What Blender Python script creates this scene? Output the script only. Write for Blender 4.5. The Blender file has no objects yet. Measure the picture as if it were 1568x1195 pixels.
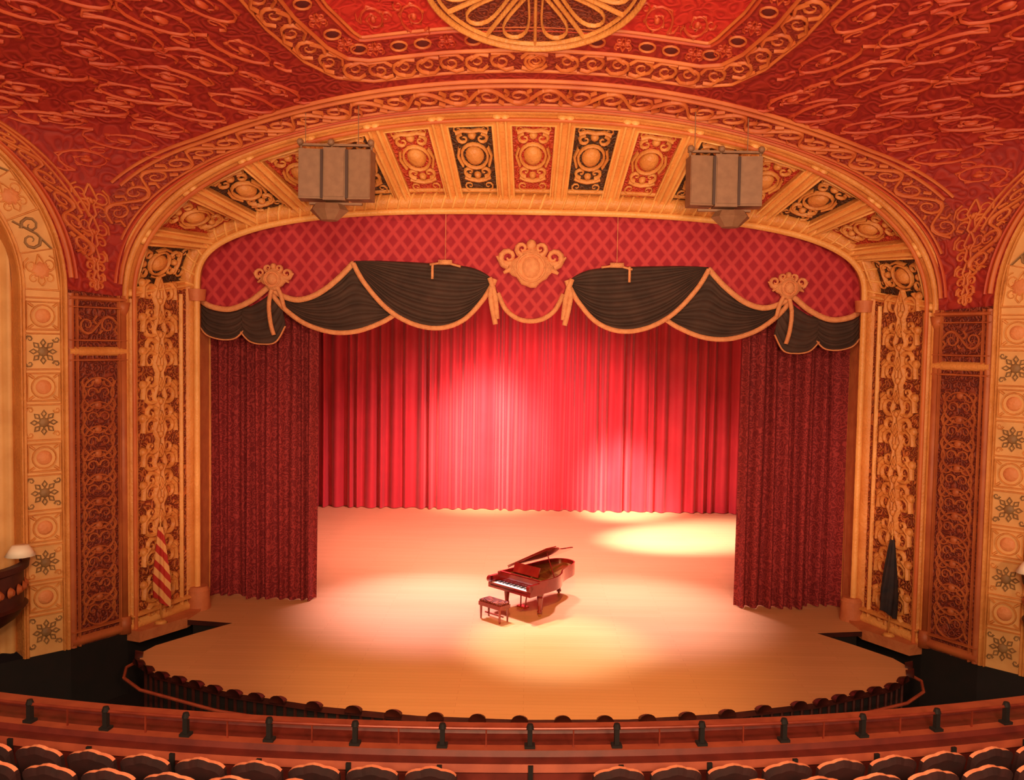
import bpy, math, random, bisect
from mathutils import Vector, Matrix
from mathutils.bvhtree import BVHTree
random.seed(4)
sc = bpy.context.scene
sc.view_settings.view_transform = 'Standard'
pi = math.pi
V = Vector

# ------------------------------------------------------------------ materials
def lin(c):
    return tuple(((x/255.0)/12.92 if x/255.0 <= 0.04045 else ((x/255.0+0.055)/1.055)**2.4) for x in c)+(1.0,)

def mat(name, c1, c2=None, scale=3.0, rough=0.6, metal=0.0, bump=0.0, bscale=None, sheen=0.0, coat=0.0, detail=4):
    m = bpy.data.materials.new(name); m.use_nodes = True
    nt = m.node_tree; b = nt.nodes['Principled BSDF']
    b.inputs['Roughness'].default_value = rough
    b.inputs['Metallic'].default_value = metal
    if sheen: b.inputs['Sheen Weight'].default_value = sheen
    if coat: b.inputs['Coat Weight'].default_value = coat
    tc = nt.nodes.new('ShaderNodeTexCoord')
    n = nt.nodes.new('ShaderNodeTexNoise'); n.inputs['Scale'].default_value = scale; n.inputs['Detail'].default_value = detail
    nt.links.new(tc.outputs['Object'], n.inputs['Vector'])
    r = nt.nodes.new('ShaderNodeValToRGB')
    r.color_ramp.elements[0].position = 0.35; r.color_ramp.elements[1].position = 0.65
    r.color_ramp.elements[0].color = lin(c1); r.color_ramp.elements[1].color = lin(c2 or c1)
    nt.links.new(n.outputs['Fac'], r.inputs['Fac']); nt.links.new(r.outputs['Color'], b.inputs['Base Color'])
    if bump:
        n2 = nt.nodes.new('ShaderNodeTexNoise'); n2.inputs['Scale'].default_value = bscale or scale*3
        n2.inputs['Detail'].default_value = 3
        nt.links.new(tc.outputs['Object'], n2.inputs['Vector'])
        bp = nt.nodes.new('ShaderNodeBump'); bp.inputs['Strength'].default_value = bump; bp.inputs['Distance'].default_value = 0.05
        nt.links.new(n2.outputs['Fac'], bp.inputs['Height']); nt.links.new(bp.outputs['Normal'], b.inputs['Normal'])
    return m

def ornate(name, ground, relief, scale=6.0, rough=0.6, bump=0.8, dist=0.08, warp=0.35, p0=0.25, p1=0.5, sheen=0.0):
    """carved / woven arabesque: warped iso-lines of a cell field, relief colour on ridges"""
    m = bpy.data.materials.new(name); m.use_nodes = True
    nt = m.node_tree; b = nt.nodes['Principled BSDF']; b.inputs['Roughness'].default_value = rough
    if sheen: b.inputs['Sheen Weight'].default_value = sheen
    tc = nt.nodes.new('ShaderNodeTexCoord')
    n = nt.nodes.new('ShaderNodeTexNoise'); n.inputs['Scale'].default_value = scale*.5; n.inputs['Detail'].default_value = 1
    nt.links.new(tc.outputs['Object'], n.inputs['Vector'])
    mx = nt.nodes.new('ShaderNodeMix'); mx.data_type='RGBA'; mx.blend_type='ADD'; mx.inputs[0].default_value = warp
    nt.links.new(tc.outputs['Object'], mx.inputs[6]); nt.links.new(n.outputs['Color'], mx.inputs[7])
    v = nt.nodes.new('ShaderNodeTexVoronoi'); v.inputs['Scale'].default_value = scale
    nt.links.new(mx.outputs[2], v.inputs['Vector'])
    ml = nt.nodes.new('ShaderNodeMath'); ml.operation='MULTIPLY'; ml.inputs[1].default_value = 15.0
    nt.links.new(v.outputs['Distance'], ml.inputs[0])
    sn = nt.nodes.new('ShaderNodeMath'); sn.operation='SINE'; nt.links.new(ml.outputs[0], sn.inputs[0])
    mr = nt.nodes.new('ShaderNodeMapRange'); mr.inputs[1].default_value=-1; mr.inputs[2].default_value=1
    nt.links.new(sn.outputs[0], mr.inputs[0])
    r = nt.nodes.new('ShaderNodeValToRGB')
    r.color_ramp.elements[0].position = p0; r.color_ramp.elements[1].position = p1
    r.color_ramp.elements[0].color = lin(ground); r.color_ramp.elements[1].color = lin(relief)  # ground colour carries the pattern and painted crevice shade in the recesses
    nt.links.new(mr.outputs[0], r.inputs['Fac']); nt.links.new(r.outputs['Color'], b.inputs['Base Color'])
    bp = nt.nodes.new('ShaderNodeBump'); bp.inputs['Strength'].default_value = bump; bp.inputs['Distance'].default_value = dist
    nt.links.new(mr.outputs[0], bp.inputs['Height']); nt.links.new(bp.outputs['Normal'], b.inputs['Normal'])
    return m

def mat_lattice(name, c_dark, c_light, s):
    m = bpy.data.materials.new(name); m.use_nodes = True
    nt = m.node_tree; b = nt.nodes['Principled BSDF']; b.inputs['Roughness'].default_value = 0.8
    tc = nt.nodes.new('ShaderNodeTexCoord'); sp = nt.nodes.new('ShaderNodeSeparateXYZ')
    nt.links.new(tc.outputs['Object'], sp.inputs[0])
    def M(op, a, bb=None):
        n = nt.nodes.new('ShaderNodeMath'); n.operation = op
        for i, x in enumerate((a, bb)):
            if x is None: continue
            if isinstance(x, (int, float)): n.inputs[i].default_value = x
            else: nt.links.new(x, n.inputs[i])
        return n.outputs[0]
    zz = M('MULTIPLY', sp.outputs['Z'], 0.8)
    def tri(v):
        return M('ABSOLUTE', M('SUBTRACT', M('FRACT', M('DIVIDE', v, s)), 0.5))
    a = tri(M('ADD', M('ADD', sp.outputs['X'], zz), 50.0)); c = tri(M('ADD', M('SUBTRACT', sp.outputs['X'], zz), 50.0))
    mx = M('MAXIMUM', a, c)
    r = nt.nodes.new('ShaderNodeValToRGB')
    r.color_ramp.elements[0].position = 0.28; r.color_ramp.elements[0].color = lin(c_dark)
    r.color_ramp.elements[1].position = 0.40; r.color_ramp.elements[1].color = lin(c_light)
    nt.links.new(mx, r.inputs['Fac']); nt.links.new(r.outputs['Color'], b.inputs['Base Color'])
    bp = nt.nodes.new('ShaderNodeBump'); bp.inputs['Strength'].default_value = 0.3; bp.inputs['Distance'].default_value = 0.05
    bp.invert = True
    nt.links.new(mx, bp.inputs['Height']); nt.links.new(bp.outputs['Normal'], b.inputs['Normal'])
    return m

def mat_planks(name, c1, c2, cm):
    m = bpy.data.materials.new(name); m.use_nodes = True
    nt = m.node_tree; b = nt.nodes['Principled BSDF']; b.inputs['Roughness'].default_value = 0.5
    tc = nt.nodes.new('ShaderNodeTexCoord')
    br = nt.nodes.new('ShaderNodeTexBrick')
    br.inputs['Scale'].default_value = 1.0; br.inputs['Brick Width'].default_value = 3.6; br.inputs['Row Height'].default_value = 0.16
    br.inputs['Mortar Size'].default_value = 0.003; br.offset = 0.37
    br.inputs['Color1'].default_value = lin(c1); br.inputs['Color2'].default_value = lin(c2); br.inputs['Mortar'].default_value = lin(cm)
    nt.links.new(tc.outputs['Object'], br.inputs['Vector'])
    n = nt.nodes.new('ShaderNodeTexNoise'); n.inputs['Scale'].default_value = 0.5
    mp = nt.nodes.new('ShaderNodeMapping'); mp.inputs['Scale'].default_value = (1, 6, 1)
    nt.links.new(tc.outputs['Object'], mp.inputs[0]); nt.links.new(mp.outputs[0], n.inputs['Vector'])
    mix = nt.nodes.new('ShaderNodeMix'); mix.data_type = 'RGBA'; mix.blend_type = 'MULTIPLY'
    mix.inputs[0].default_value = 0.10
    nt.links.new(br.outputs['Color'], mix.inputs[6]); nt.links.new(n.outputs['Fac'], mix.inputs[7])
    nt.links.new(mix.outputs[2], b.inputs['Base Color'])
    return m

def mat_flag(name):
    m = bpy.data.materials.new(name); m.use_nodes = True
    nt = m.node_tree; b = nt.nodes['Principled BSDF']; b.inputs['Roughness'].default_value = 0.8
    tc = nt.nodes.new('ShaderNodeTexCoord')
    w = nt.nodes.new('ShaderNodeTexWave'); w.inputs['Scale'].default_value = 1.5; w.bands_direction = 'DIAGONAL'; w.inputs['Distortion'].default_value=1.0
    nt.links.new(tc.outputs['Object'], w.inputs['Vector'])
    r = nt.nodes.new('ShaderNodeValToRGB'); r.color_ramp.interpolation = 'CONSTANT'
    r.color_ramp.elements[0].color = lin((176, 36, 26)); r.color_ramp.elements[1].color = lin((225, 160, 96)); r.color_ramp.elements[1].position = 0.5
    nt.links.new(w.outputs['Fac'], r.inputs['Fac']); nt.links.new(r.outputs['Color'], b.inputs['Base Color'])
    return m

GOLD = mat('gold_plaster', (204,130,62), (222,152,80), 1.5, 0.5, bump=0.5, bscale=14)
GOLDL = mat('bright_gold_trim', (224,156,82), (238,178,102), 1.2, 0.45, bump=.4, bscale=16)
GOLDR = mat('reddish_gold_ornament', (190,90,44), (208,116,56), 1.2, 0.55)
CREAM = mat('cream_plaster', (214,156,92), (228,174,108), 2, 0.6)
CEILR = ornate('red_ceiling_plaster', (142,26,22), (160,40,28), 3.2, 0.7, 0.5, 0.05, .5)
CEILB = ornate('rose_ceiling_band', (132,36,26), (154,56,34), 6.0, 0.65, 0.5, 0.05, .3)
CEILF = ornate('bright_red_field', (182,30,26), (198,46,34), 3.5, 0.7, 0.4, 0.05, .5)
ORNC = mat('ceiling_scroll_relief', (180,58,34), (202,90,48), 0.7, 0.55)
REDP = ornate('coffer_red', (176,44,30), (198,76,44), 7.0, 0.6, 0.6, 0.05, .3)
GREENP = ornate('coffer_dark_green', (58,38,26), (92,54,32), 7.0, 0.6, 0.6, 0.05, .3)
WALLR = ornate('dark_red_wall_panel', (98,30,20), (138,58,34), 7.0, 0.65, 0.7, 0.05, .3)
ORNW = mat('wall_scroll_relief', (164,80,42), (184,100,52), 2, 0.55)
SPLAY = ornate('ochre_relief_ground', (138,52,28), (198,112,54), 6.5, 0.6, 0.9, 0.07, .35)
ROSE = mat('rose_gold_pier', (192,108,66), (208,126,78), 3, 0.6, bump=0.3, bscale=12)
GREY = mat('verdigris_ornament', (134,100,62), (156,118,74), 4, 0.6)
PINKB = mat('salmon_panel', (216,134,80), (228,150,92), 3, 0.6, bump=.5, bscale=12)
CURT = mat('red_velvet_backdrop', (182,34,46), (194,40,52), 0.8, 0.7, sheen=0.2)
LEGM = ornate('crimson_damask_velvet', (112,20,26), (152,48,48), 7.0, 0.85, 0.3, 0.02, .4, .35, .9)
SWAGM = mat('olive_brown_velvet', (58,38,30), (74,50,40), 2, 0.8)
FRINGE = mat('gold_fringe', (218,142,92), (232,160,106), 8, 0.7, bump=0.5, bscale=40)
VALM = mat_lattice('rose_lattice_brocade', (158,22,42), (192,56,62), 0.38)
PLANK = mat_planks('stage_planks', (222,168,116), (216,162,110), (192,134,86))
BLACK = mat('black_paint', (12,6,6), (20,8,8), 3, 0.8)
DWOOD = mat('dark_wood', (52,16,12), (72,24,16), 3, 0.5)
MAHO = mat('mahogany_lacquer', (112,18,16), (140,28,22), 2, 0.18, coat=0.8)
IRON = mat('gold_iron_plate', (205,150,80), (190,130,66), 4, 0.35, metal=0.6)
KEYW = mat('ivory_keys', (250,244,230), None, 3, 0.3)
STEEL = mat('bronze_rail_metal', (120,44,30), (148,60,40), 4, 0.4, metal=0.2)
LEDGE = mat('parapet_wood', (92,28,22), (114,38,28), 4, 0.5)
LEDGT = mat('parapet_trim', (150,66,46), (170,80,54), 4, 0.45)
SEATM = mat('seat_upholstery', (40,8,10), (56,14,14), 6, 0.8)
SEATT = mat('seat_rim_highlight', (240,140,104), (248,158,118), 6, 0.35)  # light catching the seat tops is put into the pale rim colour
SPK = mat('speaker_grille_taupe', (134,96,70), (146,106,78), 6, 0.6)
SPKD = mat('speaker_gap_shade', (70,42,32), None, 6, 0.6)  # solid dark strips, shade between the cabinets put into their colour
FLAGM = mat_flag('striped_flag_cloth')
FLAGD = mat('navy_flag_cloth', (20,16,26), (46,30,30), 4, 0.8)
WHITE = mat('lamp_shade_white', (255,240,215), None, 3, 0.5)
HOLE = mat('painted_hole_shade', (84,16,16), (96,22,18), 3, 0.7)  # shade of the ceiling holes put into the colour of low domes

# ------------------------------------------------------------------ mesh helpers
def empty(name, loc=(0,0,0)):
    e = bpy.data.objects.new(name, None); e.location = loc; e.empty_display_size = 0.3
    sc.collection.objects.link(e); return e

def mk(name, vs, fs, mats, parent=None, smooth=True, fm=None, angle=None):
    me = bpy.data.meshes.new(name); me.from_pydata([tuple(v) for v in vs], [], fs)
    if not isinstance(mats, (list, tuple)): mats = [mats]
    for m in mats: me.materials.append(m)
    if fm: me.polygons.foreach_set('material_index', fm)
    me.polygons.foreach_set('use_smooth', [smooth]*len(me.polygons))
    me.update()
    if smooth and angle:
        try: me.set_sharp_from_angle(angle=math.radians(angle))
        except Exception: pass
    o = bpy.data.objects.new(name, me); sc.collection.objects.link(o)
    if parent: o.parent = parent
    return o

class Acc:
    def __init__(s): s.v=[]; s.f=[]; s.m=[]
    def add(s, vs, fs, mi=0):
        k=len(s.v); s.v += [V(p) for p in vs]; s.f += [tuple(i+k for i in f) for f in fs]; s.m += [mi]*len(fs)
    def ridge(s, pts, nrm, w, h, mi=0):
        n=len(pts); vs=[]
        for i in range(n):
            a=pts[max(0,i-1)]; b=pts[min(n-1,i+1)]; t=(b-a)
            if t.length<1e-9: t=V((1,0,0))
            side=t.normalized().cross(nrm[i]); 
            ww=w[i] if isinstance(w,list) else w
            hh=h*min(1, ww/ (max(w) if isinstance(w,list) else w))
            vs += [pts[i]+side*ww/2, pts[i]+nrm[i]*hh+side*ww*0.22, pts[i]+nrm[i]*hh-side*ww*0.22, pts[i]-side*ww/2]
        fs=[]
        for i in range(n-1):
            k=i*4
            for j in range(3): fs.append((k+j,k+j+1,k+j+5,k+j+4))
        s.add(vs,fs,mi)
    def box(s, c, sx, sy, sz, M=None, mi=0):
        vs=[]
        for dz in (-1,1):
            for dx,dy in ((-1,-1),(1,-1),(1,1),(-1,1)):
                p=V((dx*sx/2,dy*sy/2,dz*sz/2))
                if M: p=M@p
                vs.append(V(c)+p)
        s.add(vs,[(0,3,2,1),(4,5,6,7),(0,1,5,4),(1,2,6,5),(2,3,7,6),(3,0,4,7)],mi)
    def cyl(s, a, b, r1, r2=None, n=12, mi=0, caps=True):
        a=V(a); b=V(b); r2=r1 if r2 is None else r2
        t=(b-a).normalized(); u=t.orthogonal().normalized(); w=t.cross(u); vs=[]
        for p,r in ((a,r1),(b,r2)):
            for i in range(n): vs.append(p+(u*math.cos(2*pi*i/n)+w*math.sin(2*pi*i/n))*r)
        fs=[(i,(i+1)%n,n+(i+1)%n,n+i) for i in range(n)]
        if caps: fs += [tuple(range(n-1,-1,-1)), tuple(range(n,2*n))]
        s.add(vs,fs,mi)
    def sweep(s, pts, ups, prof, mi=0, closed_prof=False):
        n=len(pts); m=len(prof); vs=[]
        for i in range(n):
            t=(pts[min(n-1,i+1)]-pts[max(0,i-1)]).normalized(); up=ups[i] if isinstance(ups,list) else ups
            N=t.cross(up).normalized()
            for (a,b) in prof: vs.append(pts[i]+N*a+up*b)
        fs=[]
        mm = m if closed_prof else m-1
        for i in range(n-1):
            for j in range(mm):
                fs.append((i*m+j, i*m+(j+1)%m, (i+1)*m+(j+1)%m, (i+1)*m+j))
        s.add(vs,fs,mi)
    def tube(s, pts, r, n=8, mi=0):
        m=len(pts); vs=[]; up=None
        for i in range(m):
            t=(pts[min(m-1,i+1)]-pts[max(0,i-1)]).normalized()
            if up is None: up=t.orthogonal().normalized()
            up=(up-t*up.dot(t)).normalized(); w=t.cross(up); rr=r[i] if isinstance(r,list) else r
            for k in range(n): vs.append(pts[i]+(up*math.cos(2*pi*k/n)+w*math.sin(2*pi*k/n))*rr)
        fs=[(i*n+k,i*n+(k+1)%n,(i+1)*n+(k+1)%n,(i+1)*n+k) for i in range(m-1) for k in range(n)]
        fs += [tuple(range(n-1,-1,-1)), tuple((m-1)*n+k for k in range(n))]
        s.add(vs,fs,mi)
    def dome(s, F, cx, cy, rx, ry, h, n=12, mi=0, petals=0):
        vs=[];
        rings=[(1,0),(0.85,0.6),(0.5,0.9),(0.0001,1)]
        for (k,hh) in rings:
            for i in range(n):
                a=2*pi*i/n; pr=1.0-(0.22*(i%2) if petals else 0)*(k)
                p,nn=F(cx+rx*k*pr*math.cos(a), cy+ry*k*pr*math.sin(a)); vs.append(p+nn*h*hh)
        fs=[(r*n+i,r*n+(i+1)%n,(r+1)*n+(i+1)%n,(r+1)*n+i) for r in range(3) for i in range(n)]
        s.add(vs,fs,mi)
    def line(s, F, pl, w, h, mi=0):
        P=[];N=[]
        for (x,y) in pl:
            p,n=F(x,y); P.append(p); N.append(n)
        s.ridge(P,N,w,h,mi)
    def obj(s, name, mats, parent=None, smooth=True, angle=None):
        return mk(name, s.v, s.f, mats, parent, smooth, s.m, angle)

# motifs in 2-D --------------------------------------------------
def spiral(cx,cy,r,turns,a0,d,n=16):
    out=[]
    for i in range(n+1):
        k=i/n; rr=r*(1-0.85*k); a=a0+d*turns*2*pi*k
        out.append((cx+rr*math.cos(a), cy+rr*math.sin(a)))
    return out
def tw(n,w): return [max(0.25,1-0.75*i/n)*w for i in range(n+1)]

def running(A,F,L,h,y0,mi=0,wid=0.09,hh=0.05,x0=0.0,cell=None):
    cw=cell or h*1.05; n=max(1,round(L/cw)); cw=L/n
    for i in range(n):
        cx=x0+(i+.5)*cw; sg=1 if i%2 else -1
        A.line(F,spiral(cx,y0,0.40*h,1.35,-sg*pi/2 - sg*0.6,sg,14),tw(14,wid),hh,mi)
        A.line(F,[(cx+cw*(k/6-.5), y0+sg*0.42*h*math.cos((k/6-.5)*pi)*(-1)) for k in range(7)],wid*0.8,hh,mi)
        A.line(F,[(cx-cw*.45,y0+sg*h*.42),(cx-cw*.3,y0+sg*h*.2),(cx-cw*.42,y0+sg*h*.05)],wid*.8,hh,mi)
        A.line(F,[(cx+cw*.45,y0+sg*h*.42),(cx+cw*.3,y0+sg*h*.25)],wid*.9,hh,mi)

def damask(A,F,cx,cy,s,mi=0,wid=0.07,hh=0.04,var=0):
    for sg in (-1,1):
        A.line(F,spiral(cx+sg*.24*s,cy+.16*s,.22*s,1.3,(pi if sg>0 else 0)+sg*.5,-sg if var else sg,14),tw(14,wid),hh,mi)
        A.line(F,spiral(cx+sg*.22*s,cy-.26*s,.17*s,1.2,(pi if sg>0 else 0)-sg*.6,sg if var else -sg,12),tw(12,wid),hh,mi)
        A.line(F,[(cx,cy-.48*s),(cx+sg*.1*s,cy-.35*s),(cx+sg*.05*s,cy-.1*s),(cx+sg*.16*s,cy+.1*s),(cx+sg*.06*s,cy+.36*s),(cx,cy+.5*s)],wid*.8,hh,mi)
        A.line(F,[(cx+sg*.3*s,cy+.42*s),(cx+sg*.44*s,cy+.3*s),(cx+sg*.46*s,cy+.05*s)],wid*.8,hh,mi)
    A.dome(F,cx,cy,.07*s,.1*s,hh*1.3,8,mi)

def arabesque(A,F,s,mi,wid,hh,hand,rnd=0.0):
    """vine scroll with leaves: one cell of the ceiling field"""
    h=hand; r0=(.40+.06*math.sin(rnd*7))*s; a00=rnd*6.28
    sp=spiral(0,0,r0,1.6,a00,h,24)
    A.line(F,sp,tw(24,wid*1.25),hh,mi)
    for k in range(0,22,3):
        x,y=sp[k]; a=math.atan2(y,x); L=.15*s*(1-k/34)
        b=a+h*.9
        A.line(F,[(x,y),(x+math.cos(b)*L*.6,y+math.sin(b)*L*.6),(x+math.cos(b+h*.9)*L*1.1,y+math.sin(b+h*.9)*L*1.1)],[wid*1.3,wid*1.1,wid*.4],hh,mi)
    x,y=sp[0]; 
    A.line(F,[(x,y),(x*1.25-y*.3*h,y*1.25+x*.3*h),(x*1.15-y*.75*h,y*1.15+x*.75*h)],[wid,wid,wid*.5],hh,mi)
    A.line(F,spiral(-x*1.05,-y*1.05,.15*s,1.2,a00+pi,-h,9),tw(9,wid),hh,mi)
    A.dome(F,0,0,.08*s,.08*s,hh*1.5,8,mi)

def urn(A,F,cx,cy,s,mi=0,hh=0.07):
    A.dome(F,cx,cy,.24*s,.28*s,hh*1.6,14,mi)
    A.line(F,[(cx+.33*s*math.cos(a*pi/8),cy+.37*s*math.sin(a*pi/8)) for a in range(17)],.07*s,hh,mi)
    for sg in (-1,1):
        A.line(F,spiral(cx+sg*.22*s,cy+.52*s,.17*s,1.1,pi/2,-sg,10),tw(10,.11*s),hh,mi)
        A.line(F,spiral(cx+sg*.20*s,cy-.50*s,.16*s,1.1,-pi/2,sg,10),tw(10,.11*s),hh,mi)
        A.line(F,[(cx+sg*.34*s,cy-.3*s),(cx+sg*.43*s,cy),(cx+sg*.34*s,cy+.3*s)],.08*s,hh,mi)
        A.line(F,[(cx,cy-.78*s),(cx+sg*.2*s,cy-.74*s),(cx+sg*.36*s,cy-.66*s)],.09*s,hh,mi)
        A.line(F,[(cx,cy+.74*s),(cx+sg*.2*s,cy+.78*s),(cx+sg*.38*s,cy+.70*s)],.09*s,hh,mi)
    A.dome(F,cx,cy+.62*s,.11*s,.11*s,hh*1.2,8,mi); A.dome(F,cx,cy-.6*s,.1*s,.1*s,hh*1.2,8,mi)

# ------------------------------------------------------------------ arches
def superarch(a,b,zs,n,N=400):
    pts=[]
    for i in range(N+1):
        th=pi-pi*i/N; c=math.cos(th); s=math.sin(th)
        pts.append((math.copysign(abs(c)**(2/n),c)*a, zs+b*max(0,s)**(2/n)))
    L=[0]
    for i in range(N): L.append(L[-1]+math.hypot(pts[i+1][0]-pts[i][0],pts[i+1][1]-pts[i][1]))
    def at(f):
        d=max(0,min(1,f))*L[-1]; lo=0; hi=N
        while hi-lo>1:
            mid=(lo+hi)//2
            if L[mid]<=d: lo=mid
            else: hi=mid
        k=(d-L[lo])/max(1e-9,L[hi]-L[lo])
        return (pts[lo][0]*(1-k)+pts[hi][0]*k, pts[lo][1]*(1-k)+pts[hi][1]*k)
    return at, L[-1]
YI=-0.9; YO=-3.0
inner,LI=superarch(8.7,2.17,8.4,2.85)
outer,LO=superarch(9.55,4.5,8.0,2.2)
def zin(x):
    x=min(abs(x),8.699); return 8.4+2.17*(1-(x/8.7)**2.85)**(1/2.85)
Lm=(LI+LO)/2
def Sf(f,w):
    a=inner(f); b=outer(f)
    return V((a[0]*(1-w)+b[0]*w, YI*(1-w)+YO*w, a[1]*(1-w)+b[1]*w))
def fn(S,u,v,e=1e-3,ref=V((0,-24,7.1))):
    p=S(u,v); a=S(u+e,v)-S(u-e,v); b=S(u,v+e)-S(u,v-e)
    n=a.cross(b)
    if n.length<1e-12: return p,(ref-p).normalized()
    n.normalize()
    if n.dot(ref-p)<0: n=-n
    return p,n

pros=empty('proscenium_arch')
NC=15
ws=[0,.07,.13,.131]+[.131+(.74)*i/6 for i in range(1,6)]+[.871,.872,.93,1.0]
inset=[False,False,False,True]+[True]*5+[True,False,False,False]
fx=[];fin=[];cellid=[]
for c in range(NC):
    for x,ins in ((0,0),(.15,0),(.155,1),(.34,1),(.5,1),(.66,1),(.845,1),(.85,0)):
        fx.append((c+x)/NC); fin.append(bool(ins)); cellid.append(c)
fx.append(1.0); fin.append(False); cellid.append(NC-1)
vs=[];fs=[];fm=[]
for i,f in enumerate(fx):
    for j,w in enumerate(ws):
        p,n=fn(Sf,min(.999,max(.001,f)),w); p=Sf(f,w)
        if fin[i] and inset[j]: p=p-n*0.16
        vs.append(p)
nw=len(ws)
for i in range(len(fx)-1):
    for j in range(nw-1):
        fs.append((i*nw+j,(i+1)*nw+j,(i+1)*nw+j+1,i*nw+j+1))
        ins=fin[i] and fin[i+1] and inset[j] and inset[j+1]
        fm.append((1 if (cellid[i]-7)%2==0 else 2) if ins else 0)
mk('coffered_cove',vs,fs,[GOLD,REDP,GREENP],pros,True,fm,angle=25)
A=Acc()
for c in range(NC):
    fc=(c+.5)/NC
    H=(Sf(fc,1)-Sf(fc,0)).length
    def F(x,y,fc=fc,H=H):
        p,n=fn(Sf,min(.9985,max(.0015,fc+x/Lm)),.5+y/H); return p-n*0.15,n
    def F0(x,y,fc=fc,H=H):
        p,n=fn(Sf,min(.9985,max(.0015,fc+x/Lm)),.5+y/H); return p,n
    hs=H*.33
    urn(A,F,0,hs*.12,min(.95,H*.36),0,.10)
    hw=.5*Lm/NC
    rw=hw*.70
    A.line(F0,[(-rw,-hs*1.13),(rw,-hs*1.13),(rw,hs*1.13),(-rw,hs*1.13),(-rw,-hs*1.13)],.055,.04,1)
    for sx in (-1,1):
        A.line(F0,[(sx*hw*.87,-H*.43+H*.86*k/4) for k in range(5)],.08,.10,1)
        A.dome(F0,sx*hw*.88,H*.45,.12,.1,.12,8,1); A.dome(F0,sx*hw*.9,-H*.44,.11,.08,.1,8,1)
        A.line(F,spiral(sx*rw*.5,-hs*.85,.14,1.2,-pi/2,sx,9),tw(9,.05),.06,0)
        A.line(F,spiral(sx*rw*.6,hs*.92,.12,1.2,pi/2,-sx,9),tw(9,.05),.06,0)
A.obj('coffer_ornaments',[GOLD,GOLDL],pros)
def arcpath(at,y,z0=0.0,nj=16,na=120,zs=8.4,a=8.7):
    P=[V((-a,y,z0+(zs-z0)*i/nj)) for i in range(nj)]
    P+=[V((at(i/na)[0],y,at(i/na)[1])) for i in range(na+1)]
    P+=[V((a,y,zs-(zs-z0)*i/nj)) for i in range(1,nj+1)]
    return P
PI_=arcpath(inner,YI); PO_=arcpath(outer,YO,zs=8.0,a=9.55)
def prof_round(r,c=(0,0),n=8,a0=0,a1=2*pi):
    return [(c[0]+r*math.cos(a0+(a1-a0)*i/n),c[1]+r*math.sin(a0+(a1-a0)*i/n)) for i in range(n+1)]
A=Acc(); up=V((0,-1,0))
A.sweep(PI_,up,prof_round(.20,(-.16,.12),12),0)
A.sweep(PI_,up,prof_round(.08,(.10,.16)),1)
A.sweep(PI_,up,prof_round(.06,(-.42,.25)),0)
def cumlen(P):
    c=[0]
    for i in range(len(P)-1): c.append(c[-1]+(P[i+1]-P[i]).length)
    return c
cum=cumlen(PI_)
def along(P,C,d):
    lo=min(len(P)-2,max(0,bisect.bisect_right(C,d)-1)); k=(d-C[lo])/max(1e-9,C[lo+1]-C[lo])
    p=P[lo].lerp(P[lo+1],k); t=(P[lo+1]-P[lo]).normalized(); return p,t
nt_=int(cum[-1]/.28)
for i in range(nt_):
    if i*.28<8.4 or i*.28>cum[-1]-8.5: continue
    pts=[];nr=[]
    for k in range(7):
        ph=-.4+k/6*(pi+.8); p,t=along(PI_,cum,min(cum[-1],(i+k/6*.9)*.28)); N=t.cross(up)
        o=N*math.cos(ph)+up*math.sin(ph); pts.append(p+N*(-.16)+up*.12+o*.2); nr.append(o)
    A.ridge(pts,nr,.07,.04,1)
A.obj('cable_moulding',[GOLD,GOLDL],pros)
A=Acc()
for r,c,mi in ((.07,(0,.02),1),(.05,(-.18,.1),1),(.05,(.17,-.06),0)):
    A.sweep(PO_,up,prof_round(r,c),mi)
A.obj('outer_arch_moulding',[GOLDR,GOLD],pros)
A=Acc()
P2=[p.copy() for p in PI_]
for p in P2: p.y=0.15
vs=PI_+P2; n=len(PI_)
A.add(vs,[(i,i+1,n+i+1,n+i) for i in range(n-1)],0)
A.sweep(P2,up,prof_round(.05,(0.02,.02)),1)
A.obj('opening_reveal',[ROSE,GOLD],pros)
for sx in (-1,1):
    A=Acc()
    def J(s,z,sx=sx):
        w=s; return V((sx*(8.7+.85*w),YI+(YO-YI)*w,z))
    A.add([J(0,0),J(1,0),J(1,8.0),J(0,8.4)],[(0,1,2,3)],0)
    nrm=V((-sx*2.1,-.85,0)).normalized()
    WJ=2.265
    def F(x,y): return J(.56+x/WJ,y),nrm
    zz=.6; k=0
    while zz<8.0:
        damask(A,F,0,zz,1.15,1,.12,.11,k%2); 
        for q in (-1,1): A.dome(F,q*.5,zz+.41,.12,.12,.11,8,1); 
        A.dome(F,0,zz+.41,.1,.16,.12,8,1)
        zz+=.82; k+=1
    A.line(F,[(-.74,0.1),(-.74,8.2)],.09,.08,2); A.line(F,[(.74,0.1),(.74,8.0)],.08,.08,1)
    A.line(F,[(.88,0.1),(.88,8.0)],.12,.12,1)
    A.line(F,[(-1.2,.12),(1.0,.12)],.26,.12,2)
    A.line(F,[(-1.2,.36),(1.0,.36)],.1,.16,1)
    A.obj('splayed_jamb',[SPLAY,GOLD,GOLDL],pros)
    A=Acc()
    A.cyl((sx*8.58,YI-.12,0),(sx*8.58,YI-.12,.5),.30,.27,16,0); A.cyl((sx*8.58,YI-.12,.5),(sx*8.58,YI-.12,.6),.29,.22,16,0)
    A.cyl((sx*8.62,YI-.12,8.05),(sx*8.62,YI-.12,8.35),.21,.24,16,0)
    A.obj('jamb_base',[ROSE],pros,angle=40)

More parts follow.
